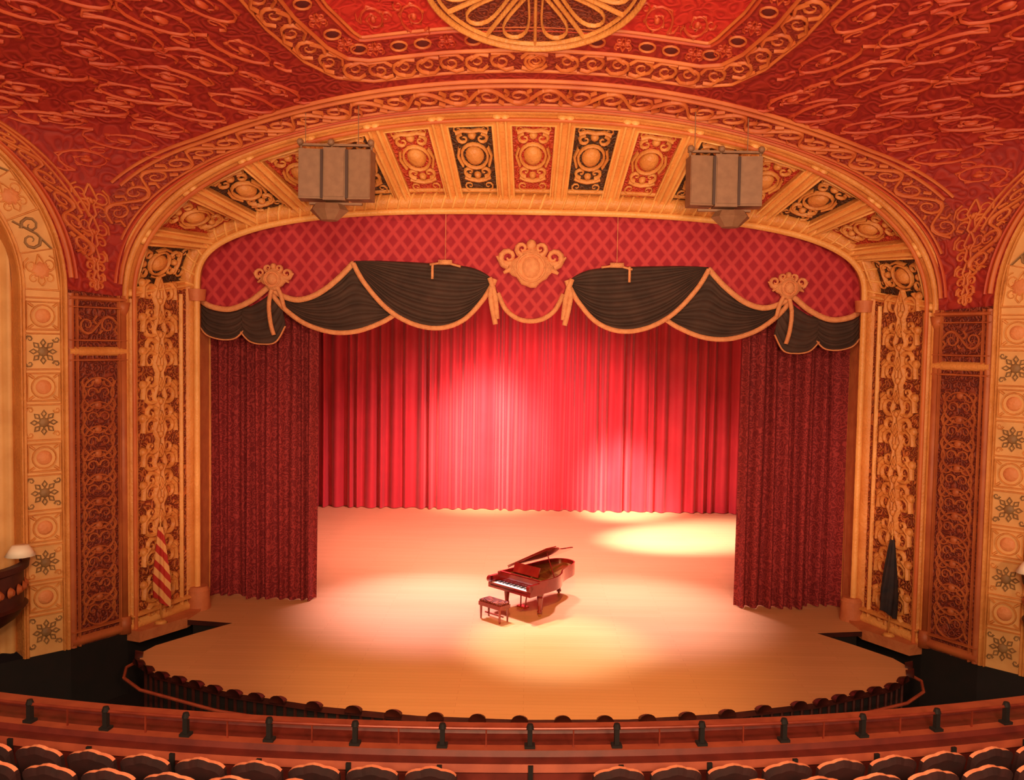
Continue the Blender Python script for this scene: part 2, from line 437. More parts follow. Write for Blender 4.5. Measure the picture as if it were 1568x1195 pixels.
# ------------------------------------------------------------------ side walls
R2=.70710678
for sx,side in ((-1,'left'),(1,'right')):
    wl=empty('wall_'+side)
    a=V((sx*9.55,YO,0)); b=V((sx*10.3,-4.2,0)); e=(b-a); Lw=e.length; e.normalize()
    nr=e.cross(V((0,0,1))); 
    if nr.dot(V((0,-12,0))-a)<0: nr=-nr
    def F(x,y,a=a,e=e,nr=nr): return a+e*x+V((0,0,y)),nr
    A=Acc()
    A.add([F(0,0)[0],F(Lw,0)[0],F(Lw,8.12)[0],F(0,8.02)[0]],[(0,1,2,3)],0)
    for xx,wd,m in ((.06,.12,1),(.2,.05,1),(Lw-.07,.16,1),(Lw-.2,.05,1)):
        A.line(F,[(xx,0),(xx,8.05)],wd,.07,m)
    for yy,wd,m in ((.12,.22,1),(.35,.06,1),(6.75,.2,2),(6.55,.06,1),(7.0,.05,1),(7.95,.12,1),(7.75,.05,1)):
        A.line(F,[(0.02,yy),(Lw,yy)],wd,.09,m)
    mid=Lw/2; zz=.75; k=0
    while zz<6.3:
        A.line(F,[(mid+.38*math.cos(t*pi/8),zz+.36*math.sin(t*pi/8)) for t in range(17)],.045,.04,1)
        for q in (-1,1):
            A.line(F,spiral(mid+q*.28,zz+.28,.17,1.1,0 if q<0 else pi,q,10),tw(10,.05),.04,1)
            A.line(F,spiral(mid+q*.16,zz,.15,1.1,0 if q<0 else pi,-q,10),tw(10,.05),.04,1)
            A.line(F,[(mid+q*.42,zz-.28),(mid+q*.3,zz),(mid+q*.42,zz+.28)],.04,.04,1)
        A.dome(F,mid,zz+.28,.09,.09,.05,8,1)
        zz+=.56
    running(A,F,Lw-.4,.5,7.35,1,.06,.04,.2)
    A.obj('panel_pier',[WALLR,ORNW,GOLD,GOLDL],wl,angle=60)
    A=Acc(); A.cyl((sx*9.6,YO-.05,0),(sx*9.6,YO-.05,7.6),.1,.1,12,0); A.cyl((sx*9.6,YO-.05,7.6),(sx*9.6,YO-.05,7.9),.1,.17,12,0); A.cyl((sx*9.6,YO-.05,0),(sx*9.6,YO-.05,.4),.17,.15,12,0)
    A.obj('slender_column',[ORNW],wl)
    o0=V((sx*10.3,-4.2,0)); ee=V((sx*R2,-R2,0)); nn=V((-sx*R2,-R2,0))
    def W(s,z,off=0,o0=o0,ee=ee,nn=nn): return o0+ee*s+nn*off+V((0,0,z))
    def FW(x,y): return W(x,y),nn
    RO=3.9; RI=2.95; zs=8.1
    def ringpt(r,q):
        if q<=1: return (RO-r, zs*q)
        th=(q-1)*pi; return (RO-r*math.cos(th), zs+r*math.sin(th))
    A=Acc(); vs=[];qs=[i/12 for i in range(12)]+[1+i/40 for i in range(41)]
    for q in qs:
        for r in (RO,RI): 
            s_,z_=ringpt(r,q); vs.append(W(s_,z_))
    vs.append(W(2*RO,0)); vs.append(W(RO+RI,0))
    A.add(vs,[(2*i,2*i+2,2*i+3,2*i+1) for i in range(len(vs)//2-1)],0)
    rv=[]
    for q in qs+[None]:
        if q is None: s_,z_=RO+RI,0
        else: s_,z_=ringpt(RI,q)
        rv+= [W(s_,z_),W(s_,z_,-.9)]
    A.add(rv,[(2*i,2*i+2,2*i+3,2*i+1) for i in range(len(rv)//2-1)],1)
    A.add([W(2*RO,0),W(2*RO+4,0),W(2*RO+4,13),W(2*RO,13)],[(0,1,2,3)],4)
    sp=[W(ringpt(RO,1+i/40)[0],ringpt(RO,1+i/40)[1]) for i in range(20,41)]
    tp=[W(ringpt(RO,1+i/40)[0],13) for i in range(20,41)]
    m=len(sp); A.add(sp+tp,[(i,i+1,m+i+1,m+i) for i in range(m-1)],4)
    for r,wd,mi in ((RO-.05,.12,1),(RO-.14,.05,1),(RI+.06,.1,1),(RI-.0,.06,1)):
        P=[W(*ringpt(r,q)) for q in qs]; A.ridge(P,[nn]*len(P),wd,.07,mi)
    rm=(RO+RI)/2-.03; zz=.5; k=0
    def FJ(x,y): return W(RO-rm+x,y),nn
    while zz<8.0:
        k+=1
        if k%2:
            A.dome(FJ,0,zz,.13,.13,.06,16,3,1); 
            for p_ in range(8):
                an=p_*pi/4
                A.line(FJ,[(.12*math.cos(an),zz+.12*math.sin(an)),(.2*math.cos(an+.25),zz+.2*math.sin(an+.25)),(.27*math.cos(an),zz+.27*math.sin(an)),(.2*math.cos(an-.25),zz+.2*math.sin(an-.25)),(.12*math.cos(an),zz+.12*math.sin(an))],.035,.04,3)
            for q in (-1,1):
                for q2 in (-1,1):
                    A.line(FJ,spiral(q*.27,zz+q2*.27,.08,1.1,0,q*q2,7),tw(7,.05),.04,3 if k%4==1 else 1)
        else:
            A.dome(FJ,0,zz,.16,.16,.05,16,4)
            A.line(FJ,[(.24*math.cos(t*pi/8),.24*math.sin(t*pi/8)+zz) for t in range(17)],.04,.04,1)
            A.line(FJ,[(-.32,zz-.3),(.32,zz-.3),(.32,zz+.3),(-.32,zz+.3),(-.32,zz-.3)],.05,.04,1)
            for q in (-1,1):
                for q2 in (-1,1): A.line(FJ,[(q*.3,zz+q2*.28),(q*.2,zz+q2*.2)],.06,.04,1)
        A.line(FJ,[(-.36,zz+.39),(.36,zz+.39)],.04,.04,1)
        zz+=.78
    na=13
    for k in range(na):
        th=(k+.5)/na*pi
        def FA(x,y,th=th):
            r=rm-x; t2=th+y/rm; return W(RO-r*math.cos(t2),zs+r*math.sin(t2)),nn
        if k%2==0:
            A.dome(FA,0,0,.2,.2,.06,16,4,1); A.line(FA,[(-.34,-.42),(.34,-.42),(.34,.42),(-.34,.42),(-.34,-.42)],.05,.04,1)
            damask(A,FA,0,0,.7,1,.05,.04)
        else:
            A.line(FA,spiral(-.05,.14,.2,1.2,0,1,10),tw(10,.08),.05,3); A.line(FA,spiral(.05,-.16,.2,1.2,pi,1,10),tw(10,.08),.05,3)
            A.line(FA,[(-.3,-.4),(-.1,-.05),(.25,.35)],.05,.05,3)
    A.obj('side_arch',[CREAM,GOLD,GOLDL,GREY,PINKB],wl,angle=50)
    vs=[];n=90
    for i in range(n+1):
        s_=RO-RI+ (2*RI)*i/n
        th=math.acos(max(-1,min(1,(RO-s_)/RI))); zt=zs+RI*math.sin(th)
        off=-.6+.09*math.sin(i*1.1)
        vs+=[W(s_,0,off),W(s_,zt,off)]
    mk('niche_drape',vs,[(2*i,2*i+2,2*i+3,2*i+1) for i in range(n)],CREAM,wl)
    A=Acc()
    base=[V((sx*8.7,YI,0)),V((sx*9.55,YO,0)),V((sx*10.3,-4.2,0)),W(12,0)]
    vs=[]
    for p in base: vs+=[p+V((0,0,0)),p+V((0,0,-1.6))]
    A.add(vs,[(2*i,2*i+2,2*i+3,2*i+1) for i in range(3)],0)
    A.obj('plinth',[BLACK],wl,False)
    bx=empty('opera_box'); A=Acc(); cs=2.6; rb=1.7
    def ring(z,r,n=28): return [W(cs-r*math.cos(pi*i/n),z,r*math.sin(pi*i/n)*.8+.02) for i in range(n+1)]
    P=[ring(z,r) for z,r in ((.9,1.2),(1.1,1.5),(1.25,1.62),(1.35,1.7),(1.4,1.62),(2.1,1.62),(2.15,1.72),(2.28,1.74),(2.3,1.6))]
    vs=[p for q in P for p in q]; m=len(P[0])
    A.add(vs,[(r*m+i,r*m+i+1,(r+1)*m+i+1,(r+1)*m+i) for r in range(len(P)-1) for i in range(m-1)],0)
    fl=ring(1.42,1.6); A.add(fl,[tuple(range(len(fl)))],1)
    rr=ring(1.75,1.64,16)
    for i,p in enumerate(rr):
        c=W(cs,1.75,0); d=(p-c); d.z=0
        if d.length>0:
            d.normalize(); A.cyl(p-d*.02,p+d*.06,.12,.06,10,2)
    A.obj('box_front',[DWOOD,BLACK,ORNW],bx,angle=40)
    A=Acc(); c=W(1.15,2.3,.55); A.cyl(c,c+V((0,0,.12)),.03,.03,8,0); A.cyl(c+V((0,0,.12)),c+V((0,0,.34)),.3,.16,16,1)
    A.obj('box_lamp',[DWOOD,WHITE],bx)

# ------------------------------------------------------------------ ceiling
UQ=.42
def bez(p0,p1,p2,p3,t): return p0*(1-t)**3+p1*3*t*(1-t)**2+p2*3*t*t*(1-t)+p3*t**3
Qp=V((-10.3-R2*3.9,-4.2-R2*3.9,12.0)); Cp=V((0,-14,15.3))
def Ncur(u):
    if u<UQ:
        th=u/UQ*pi/2; s_=3.9*(1-math.cos(th)); return V((-10.3-R2*s_,-4.2-R2*s_,8.1+3.9*math.sin(th)))
    return bez(Qp,V((-13.6,-9.5,12.6)),V((-6,-14,15.3)),Cp,(u-UQ)/(1-UQ))
def S(f,t):
    sx=-1
    u=2*f
    if f>.5: sx=1; u=2*(1-f)
    u=max(0,min(1,u)); a=outer(u/2); M=V((a[0],YO,a[1])); N=Ncur(u)
    p=M.lerp(N,t); d=(p-V((0,-12,6))).normalized()
    L=(N-M).length
    p+=d*.035*L*4*t*(1-t)
    p.x*= -sx
    return p
def Slen(f):
    u=2*f if f<=.5 else 2*(1-f); a=outer(u/2); return (Ncur(u)-V((a[0],YO,a[1]))).length
vs=[];nu=200;ntt=36
for i in range(nu+1):
    for j in range(ntt+1): vs.append(S(i/nu,(j/ntt)))
fs=[(i*(ntt+1)+j,(i+1)*(ntt+1)+j,(i+1)*(ntt+1)+j+1,i*(ntt+1)+j+1) for i in range(nu) for j in range(ntt)]
ceil=empty('ceiling')
mk('vault_shell',vs,fs,CEILR,ceil)
bvh=BVHTree.FromPolygons([tuple(v) for v in vs],fs)
def FP(x,y):
    h=bvh.ray_cast(V((x,y,5)),V((0,0,1)))
    if h[0] is None: return V((x,y,14)),V((0,0,-1))
    n=h[1]
    if n.z>0: n=-n
    return h[0],n
def cen(f): return min(.9985,max(.0015,f))
def FB(a,w):
    f=cen(a/LO); p,n=fn(S,f,min(.98,w/Slen(f)),2e-4); return p,n
def FSd(sx):
    def g(a,w):
        u=a/(3.9*pi/2)*UQ; f=u/2 if sx<0 else 1-u/2; f=cen(f)
        p,n=fn(S,f,max(.02,1-w/Slen(f)),2e-4); return p,n
    return g
A=Acc()
def strip(F,a0,a1,w0,w1,n,mi,off=.03,nw=3):
    vs=[]
    for i in range(n+1):
        a=a0+(a1-a0)*i/n
        for j in range(nw+1):
            p,nn=F(a,w0+(w1-w0)*j/nw); vs.append(p+nn*off)
    k=nw+1
    A.add(vs,[(i*k+j,(i+1)*k+j,(i+1)*k+j+1,i*k+j+1) for i in range(n) for j in range(nw)],mi)
a0=1.6
strip(FB,a0,LO-a0,.35,1.05,120,1)
running(A,lambda x,y:(lambda q:(q[0]+q[1]*.03,q[1]))(FB(x,y)),LO-2*a0,.66,.7,5,.085,.08,a0,.62)
for w,wd,m in ((.14,.09,3),(.27,.05,2),(.36,.06,3),(1.06,.08,3),(1.25,.07,3)):
    st=.3 if w<.3 else (1.3 if w<1 else 2.6)
    A.line(FB,[(st+(LO-2*st)*i/150,w) for i in range(151)],wd,.08,m)
for sx in (-1,1):
    g=FSd(sx); LS=3.9*pi/2
    strip(g,1.0,LS,.25,.85,40,1)
    running(A,lambda x,y:(lambda q:(q[0]+q[1]*.03,q[1]))(g(x,y)),LS-.9,.58,.55,5,.085,.08,.9,.55)
    for w,wd,m in ((.1,.1,3),(.22,.05,2),(.87,.07,3),(1.05,.07,3)):
        st=.3 if w<.3 else 2.0
        A.line(g,[(st+(LS-st)*i/50,w) for i in range(51)],wd,.08,m)
    for (u0,t0,s0) in ((.012,.5,.45),(.03,.5,.6),(.055,.5,.75),(.085,.5,.9)):
        def FT(x,y,sx=sx,u0=u0,t0=t0):
            u=u0+y*.04; f=cen(u if sx<0 else 1-u)
            return fn(S,f,t0+x/max(.8,Slen(f)),2e-4)
        damask(A,FT,0,0,s0,5,.07,.06)
base=[(0,-4.75),(-1.8,-4.72),(-3.5,-4.62),(-4.1,-4.8),(-4.55,-5.3),(-5.0,-6.3),(-5.3,-7.5),(-5.5,-9.5)]
def offpoly(sg,d):
    out=[]
    for i,(x,y) in enumerate(base):
        x0,y0=base[max(0,i-1)]; x1,y1=base[min(len(base)-1,i+1)]
        tx,ty=x1-x0,y1-y0; l=math.hypot(tx,ty); nx,ny=-ty/l,tx/l
        out.append((sg*(x+nx*-d) if i else 0, y+ny*-d*1))
    return out
_t=offpoly(1,.5)[5]
SGN=1 if abs(_t[0])<5.0 else -1
def OP(sg,d): return offpoly(sg,d*SGN)
def dens(pl,n=8):
    out=[]
    for (a,b) in zip(pl[:-1],pl[1:]):
        for k in range(n): out.append((a[0]+(b[0]-a[0])*k/n,a[1]+(b[1]-a[1])*k/n))
    out.append(pl[-1]); return out
for sg in (-1,1):
    for d,wd,m in ((-.32,.07,3),(.32,.07,3),(.95,.06,2),(1.05,.05,3)):
        A.line(FP,dens(OP(sg,d)),wd,.07,m)
    pa=dens(OP(sg,-.3),6); pb=dens(OP(sg,.3),6); vs=[]
    for (x,y),(x2,y2) in zip(pa,pb):
        for j in range(3):
            p,n=FP(x+(x2-x)*j/2,y+(y2-y)*j/2); vs.append(p+n*.02)
    A.add(vs,[(i*3+j,(i+1)*3+j,(i+1)*3+j+1,i*3+j+1) for i in range(len(pa)-1) for j in range(2)],1)
    pc=dens(OP(sg,1.08),6); vs=[]
    for (x,y) in pc:
        for j in range(9):
            k=j/8; yy=y if y<-7.25 else y+(-7.25-y)*k
            p,n=FP(x*(1-k)+.0*k,yy); vs.append(p+n*.02)
    A.add(vs,[(i*9+j,(i+1)*9+j,(i+1)*9+j+1,i*9+j+1) for i in range(len(pc)-1) for j in range(8)],6)
    pl=dens(OP(sg,0),10); pl2=dens(OP(sg,.64),10)
    cumd=0; last=None; nxt=0
    for i,(x,y) in enumerate(pl):
        if last: cumd+=math.hypot(x-last[0],y-last[1])
        last=(x,y)
        if cumd>=nxt:
            nxt+=.55
            j=min(i+1,len(pl)-1); j0=max(0,i-1); an=math.atan2(pl[j][1]-pl[j0][1],pl[j][0]-pl[j0][0])
            def FR(u,v,x=x,y=y,an=an): 
                p,n=FP(x+u*math.cos(an)-v*math.sin(an),y+u*math.sin(an)+v*math.cos(an)); return p+n*.02,n
            k=int(nxt/.55)%2*2-1
            A.line(FR,spiral(0,0,.25,1.3,-k*pi/2,k,12),tw(12,.085),.07,5)
            A.line(FR,[(-.28,k*.2),(-.1,k*.26),(.1,k*.1)],.08,.07,5)
            A.line(FR,[(-.28,-k*.1),(-.15,-k*.26),(.2,-k*.26)],.07,.06,5)
            x2,y2=pl2[i]
            if int(nxt/.55)%2:
                FD=lambda u,v,x2=x2,y2=y2:FP(x2+u,y2+v)
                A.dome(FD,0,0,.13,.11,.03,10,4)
                A.line(FD,[(.17*math.cos(t*pi/6),.14*math.sin(t*pi/6)) for t in range(13)],.04,.04,3)
            else:
                damask(A,lambda u,v,x2=x2,y2=y2:FP(x2+u,y2+v),0,0,.4,2,.04,.04)
for a in range(-5,6):
    for b in range(0,4):
        x=a*.8; y=-6.15-b*1.1
        if math.hypot(x,(y+7.25)/.96)>2.6 and abs(x)<3.85: 
            arabesque(A,lambda u,v,x=x,y=y:(lambda q:(q[0]+q[1]*.02,q[1]))(FP(x+u,y+v*1.5)),.72,2,.04,.05,1 if a<0 else -1,abs(a)*.37+b*.61)
def dbase(x,y):
    best=9
    for (x0,y0),(x1,y1) in zip(base[:-1],base[1:]):
        dx,dy=x1-x0,y1-y0; t=max(0,min(1,((-abs(x)-x0)*dx+(y-y0)*dy)/(dx*dx+dy*dy)))
        best=min(best,math.hypot(-abs(x)-x0-dx*t,y-y0-dy*t))
    return best
def inside_center(x,y): return abs(x)<5.3 and y<-4.7
rr_=random.Random(11)
CW=.92; RS=1.95
for sx in (-1,1):
    rr_=random.Random(11)
    w=2.05; row=0
    while w<11:
        fs_=[.04+.44*i/60 for i in range(61)]
        P=[S(f,min(.99,w/Slen(f))) for f in fs_]; C=cumlen(P)
        n=int(C[-1]/CW)
        for k in range(n+1):
            d=(k+.5*(row%2)+.25)*CW; q_=rr_.random(); sc_=rr_.uniform(.85,1.12)
            if d>C[-1]-.1: continue
            i=min(59,max(0,bisect.bisect_right(C,d)-1)); kk=(d-C[i])/max(1e-6,C[i+1]-C[i]); f=fs_[i]*(1-kk)+fs_[i+1]*kk
            rate=(fs_[i+1]-fs_[i])/max(1e-6,C[i+1]-C[i])
            Lh=Slen(f)
            if f<.21 and w>Lh-1.75: continue
            if w>Lh-.5: continue
            p=S(f,w/Lh)
            if inside_center(p.x,p.y) or dbase(p.x,p.y)<.85: continue
            stretch=1.35+.75*min(1,max(0,(f-.08)/.12))
            def FG(x,y,f=f,w=w,Lh=Lh,sx=sx,rate=rate,stretch=stretch):
                ff=cen(f+x*rate); L2=Slen(ff); ff=ff if sx<0 else 1-ff
                return fn(S,ff,min(.99,(w+y*stretch)/L2),2e-4)
            arabesque(A,FG,CW*sc_,2,.05,.06,1 if (row+k)%2 else -1,q_)
        w+=CW*RS*.85; row+=1
A.obj('ceiling_ornament',[CEILR,CEILB,ORNC,GOLDR,HOLE,GOLDR,CEILF],ceil)
# medallion
A=Acc(); MC=(0,-7.25)
def FM(x,y): 
    p,n=FP(MC[0]+x,MC[1]+y*.96); return p+n*.05,n
def circ(r,n=64): return [(r*math.cos(2*pi*i/n),r*math.sin(2*pi*i/n)) for i in range(n+1)]
vs=[];rr=[0.01,.5,1,1.5,2.15]
for r in rr:
    for i in range(48):
        p,n=FM(r*math.cos(2*pi*i/48),r*math.sin(2*pi*i/48)); vs.append(p+n*.01)
A.add(vs,[(a*48+i,a*48+(i+1)%48,(a+1)*48+(i+1)%48,(a+1)*48+i) for a in range(4) for i in range(48)],1)
A.line(FM,circ(2.12,96),.10,.12,0); A.line(FM,circ(1.97,96),.045,.1,0); A.line(FM,circ(.55,40),.08,.12,0); A.line(FM,circ(.25,24),.08,.12,0)
for k in range(12):
    a=2*pi*k/12+pi/2; ca,sa=math.cos(a),math.sin(a)
    A.line(FM,[(ca*r,sa*r) for r in (.55,.9,1.3,1.6,1.96)],.075,.10,0)
    pl=[]
    for i in range(21):
        q=i/20; 
        th=q*2*pi; rq=1.22-.62*math.cos(th); hw=(pi/12)*.80*math.sin(th)*(.55+.45*(1-math.cos(th))/2)
        pl.append((math.cos(a+pi/12+hw)*rq,math.sin(a+pi/12+hw)*rq))
    A.line(FM,pl,.055,.09,0)
A.obj('ceiling_medallion',[GOLD,WALLR,ORNC])

# ------------------------------------------------------------------ stage floor & apron
edge=[(8.6,-.9),(8.5,-2.0),(7.3,-2.2),(7.9,-3.0),(8.5,-3.9),(8.62,-4.4),(8.4,-5.0),(7.8,-5.6),(5.9,-6.55),(3.9,-7.15),(2,-7.5),(0,-7.6)]
full=[(-x,y) for x,y in edge]+[(x,y) for x,y in reversed(edge[:-1])]
outl=[(-12.5,14.5),(-12.5,.2),(-8.75,.2)]+full+[(8.75,.2),(12.5,.2),(12.5,14.5)]
A=Acc(); n=len(outl)
A.add([V((x,y,0)) for x,y in outl],[tuple(range(n))],0)
A.add([V((x,y,0)) for x,y in outl]+[V((x,y,-.12)) for x,y in outl],[(i,(i+1)%n,n+(i+1)%n,n+i) for i in range(n)],1)
A.obj('stage_floor',[PLANK,DWOOD],None,False)
A=Acc(); m=len(full)
fa=[V((x*.985,y*.985,-.12)) for x,y in full]
A.add(fa+[p+V((0,0,-1.38)) for p in fa],[(i,i+1,m+i+1,m+i) for i in range(m-1)],0)
for i in range(3,m-4):
    p=fa[i];q=fa[i+1]; k=max(1,int((q-p).length/.22))
    for j in range(k):
        c=p.lerp(q,j/k); A.cyl(c+V((0,-.03,-.02)),c+V((0,-.03,-1.0)),.035,.035,6,1,False)
A.tube([V((x*1.03,y*1.035,-.28)) for x,y in full[3:-3]],.035,6,2)
A.obj('stage_front_fascia',[BLACK,DWOOD,LEDGT],None,False)
A=Acc()
fp=[V((x*.992,y*.992,0)) for x,y in full[5:-5]]
cc=cumlen(fp)
d=.2
while d<cc[-1]:
    p,t=along(fp,cc,d); nrm=V((t.y,-t.x,0)); 
    if nrm.y>0: nrm=-nrm
    vs=[];
    for k in range(9):
        a=pi*k/8; vs+=[p+t*.17*math.cos(a)+V((0,0,-.02+.15*math.sin(a)))+nrm*.18, p+t*.15*math.cos(a)+V((0,0,-.02+.09*math.sin(a)))+nrm*.02]
    A.add(vs,[(2*k,2*k+2,2*k+3,2*k+1) for k in range(8)]+[tuple(range(0,18,2))],0)
    d+=.5 if abs(p.x)>5 else .8
A.obj('footlights',[DWOOD])
for sx in (-1,1):
    A=Acc()
    pts=[(8.4,-.9),(8.9,-.9),(9.6,-3.0),(9.2,-3.15),(8.5,-2.0)]
    if sx<0: pts=[(-x,y) for x,y in pts]
    k=len(pts)
    A.add([V((x,y,.06)) for x,y in pts]+[V((x,y,-.2)) for x,y in pts],[tuple(range(k))]+[(i,(i+1)%k,k+(i+1)%k,k+i) for i in range(k)],0)
    A.obj('jamb_step',[ROSE],pros,False)
A=Acc(); A.add([V((-16,-20,-1.5)),V((16,-20,-1.5)),V((16,.5,-1.5)),V((-16,.5,-1.5))],[(0,1,2,3)],0)
A.obj('floor',[BLACK],None,False)
A=Acc(); A.add([V((-12.5,14.6,0)),V((12.5,14.6,0)),V((12.5,14.6,12)),V((-12.5,14.6,12))],[(0,1,2,3)],0)
for sx in (-1,1): A.add([V((sx*12.5,.2,0)),V((sx*12.5,14.6,0)),V((sx*12.5,14.6,12)),V((sx*12.5,.2,12))],[(0,1,2,3)],0)
A.obj('wall_back',[BLACK],None,False)

# ------------------------------------------------------------------ curtains
def curtain(name,x0,x1,y,z0,z1,pitch,amp,m,seed=0,nz=6,parent=None,flare=0.0,dy=0):
    rnd=random.Random(seed)
    n=int((x1-x0)/pitch*12); vs=[]
    offs=[rnd.uniform(-.35,.35) for _ in range(int((x1-x0)/pitch)+3)]
    am=[rnd.uniform(.5,1.4) for _ in offs]
    for i in range(n+1):
        k=i/n; c=(x1-x0)*k/pitch; ci=int(c); fr=c-ci
        o=offs[ci]*(1-fr)+offs[ci+1]*fr; a=am[ci]*(1-fr)+am[ci+1]*fr
        w=math.sin(2*pi*(c+o)); w=math.copysign(abs(w)**.7,w)
        for j in range(nz+1):
            t=j/nz; z=z0+(z1-z0)*t
            s=1+flare*(1-t)
            vs.append(V((x0+(x1-x0)*k+.03*math.sin(c*3+t*2), y+dy*k+amp*a*w*s+.03*math.sin(t*5+c), z)))
    fs=[(i*(nz+1)+j,(i+1)*(nz+1)+j,(i+1)*(nz+1)+j+1,i*(nz+1)+j+1) for i in range(n) for j in range(nz)]
    return mk(name,vs,fs,m,parent)
curtain('backdrop_curtain',-12,12,13.5,.02,10,.50,.20,CURT,3)
for sx in (-1,1):
    lg=empty('leg_curtain')
    xa,xb=(-7.6,-5.72) if sx<0 else (5.72,7.6)
    xc,xd=(-8.66,-7.45) if sx<0 else (7.45,8.66)
    curtain('inner_panel',xa,xb,-.12,.02,8.7,.31,.12,LEGM,5+sx,parent=lg,flare=.2)
    curtain('outer_panel',xc,xd,.14,.02,8.7,.30,.12,LEGM,8+sx,parent=lg,flare=.2)

# ------------------------------------------------------------------ valance
SC=57.9; DY=-.22
def E(o,v,y=-.35): return V((o/SC,y+DY,7.1+(526-v)/SC))
val=empty('valance_curtain')
def interp(tbl,x):
    for (a,b) in zip(tbl[:-1],tbl[1:]):
        if a[0]<=x<=b[0]: k=(x-a[0])/(b[0]-a[0]); return a[1]*(1-k)+b[1]*k
    return tbl[-1][1]
bt=[(0,490),(20,487),(38,474),(50,450),(57,430),(268,418),(290,440),(330,462),(388,462),(420,476),(460,490),(512,480)]
vs=[];n=160
for i in range(n+1):
    x=-8.72+17.44*i/n; zb=7.1+(526-interp(bt,min(511,abs(x)*SC)))/SC; zt=zin(x)+.12
    for j in range(5): vs.append(V((x,-.26+DY+.02*math.sin(x*9),zb+(zt-zb)*j/4)))
mk('lattice_valance',vs,[(i*5+j,(i+1)*5+j,(i+1)*5+j+1,i*5+j+1) for i in range(n) for j in range(4)],VALM,val)

def cr(pts,n):
    out=[];m=len(pts)-1
    for i in range(n+1):
        g=i/n*m; k=min(m-1,int(g)); t=g-k
        p0=pts[max(0,k-1)];p1=pts[k];p2=pts[k+1];p3=pts[min(m,k+2)]
        out.append(tuple(.5*((2*p1[c])+(-p0[c]+p2[c])*t+(2*p0[c]-5*p1[c]+4*p2[c]-p3[c])*t*t+(-p0[c]+3*p1[c]-3*p2[c]+p3[c])*t**3) for c in (0,1)))
    return out
def swag(A,top,bot,y,folds,amp=.07,n=40,m=56,sx=1):
    T=cr(top,n);B=cr(bot,n);vs=[]
    for i in range(n+1):
        k=i/n; env=math.sin(pi*k)**.5 if 0<k<1 else 0
        for j in range(m+1):
            t=j/m; o=T[i][0]*(1-t)+B[i][0]*t; v=T[i][1]*(1-t)+B[i][1]*t
            v+= 14*math.sin(pi*k)*t*(1-t)*2
            w=abs(math.sin(pi*folds*(t**.85)))
            vs.append(E(sx*o,v,y-amp*w*(.25+.75*env)-.10*env*t))
    A.add(vs,[(i*(m+1)+j,(i+1)*(m+1)+j,(i+1)*(m+1)+j+1,i*(m+1)+j+1) for i in range(n) for j in range(m)],0)
def trim(A,pl,y,w=.13,sx=1,n=40,mi=1,bow=0.10):
    P=[]
    T=cr(pl,n)
    for i,(o,v) in enumerate(T): P.append(E(sx*o,v,y-bow*math.sin(pi*i/n)))
    A.sweep(P,V((0,-1,0)),[(-w/2,0),(-w/2,.05),(0,.08),(w/2,.05),(w/2,0)],mi)
for sx in (-1,1):
    A=Acc()
    Bb=[(268,410),(250,440),(215,478),(175,500),(135,505),(100,492),(72,462),(57,436)]
    Bt=[(268,406),(235,405),(190,406),(140,408),(100,411),(80,416),(65,424),(57,432)]
    Ab=[(392,458),(372,480),(340,502),(300,514),(262,512),(225,498),(200,482)]
    At=[(392,452),(350,462),(318,450),(290,430),(268,410),(235,440),(200,480)]
    swag(A,At,Ab,-.38,7,.08,sx=sx); 
    swag(A,Bt,Bb,-.46,8,.10,sx=sx)
    Cb1=[(502,510),(490,522),(468,528),(448,526),(436,514)]; Ct1=[(502,474),(490,482),(465,486),(445,482),(430,474)]
    Cb2=[(440,516),(425,530),(405,534),(385,530),(372,506)]; Ct2=[(440,480),(425,476),(408,466),(395,456),(384,448)]
    swag(A,Ct1,Cb1,-.34,5,.06,sx=sx); swag(A,Ct2,Cb2,-.37,5,.06,sx=sx)
    trim(A,Bb,-.54,.12,sx); trim(A,Ab,-.44,.12,sx)
    trim(A,[(394,450),(372,462),(348,466),(320,456),(292,434),(268,408)],-.44,.14,sx)
    trim(A,[(502,468),(485,478),(455,482),(425,470),(400,450),(390,440)],-.40,.14,sx)
    trim(A,Cb1,-.38,.035,sx); trim(A,Cb2,-.41,.035,sx)
    for pl in ([(62,428),(56,445),(52,465),(50,490)],[(54,430),(60,450),(58,470),(52,498)]):
        trim(A,pl,-.58,.13,sx,12)
    trim(A,[(388,440),(394,470),(392,500),(388,520)],-.50,.10,sx,12); trim(A,[(386,440),(376,460),(372,480)],-.50,.10,sx,12)
    A.obj('swag_drape',[SWAGM,FRINGE],val)
A=Acc(); trim(A,[(-50,450),(-38,474),(-20,488),(0,492),(20,488),(38,474),(50,450)],-.3,.12); A.obj('center_fringe',[SWAGM,FRINGE],val)
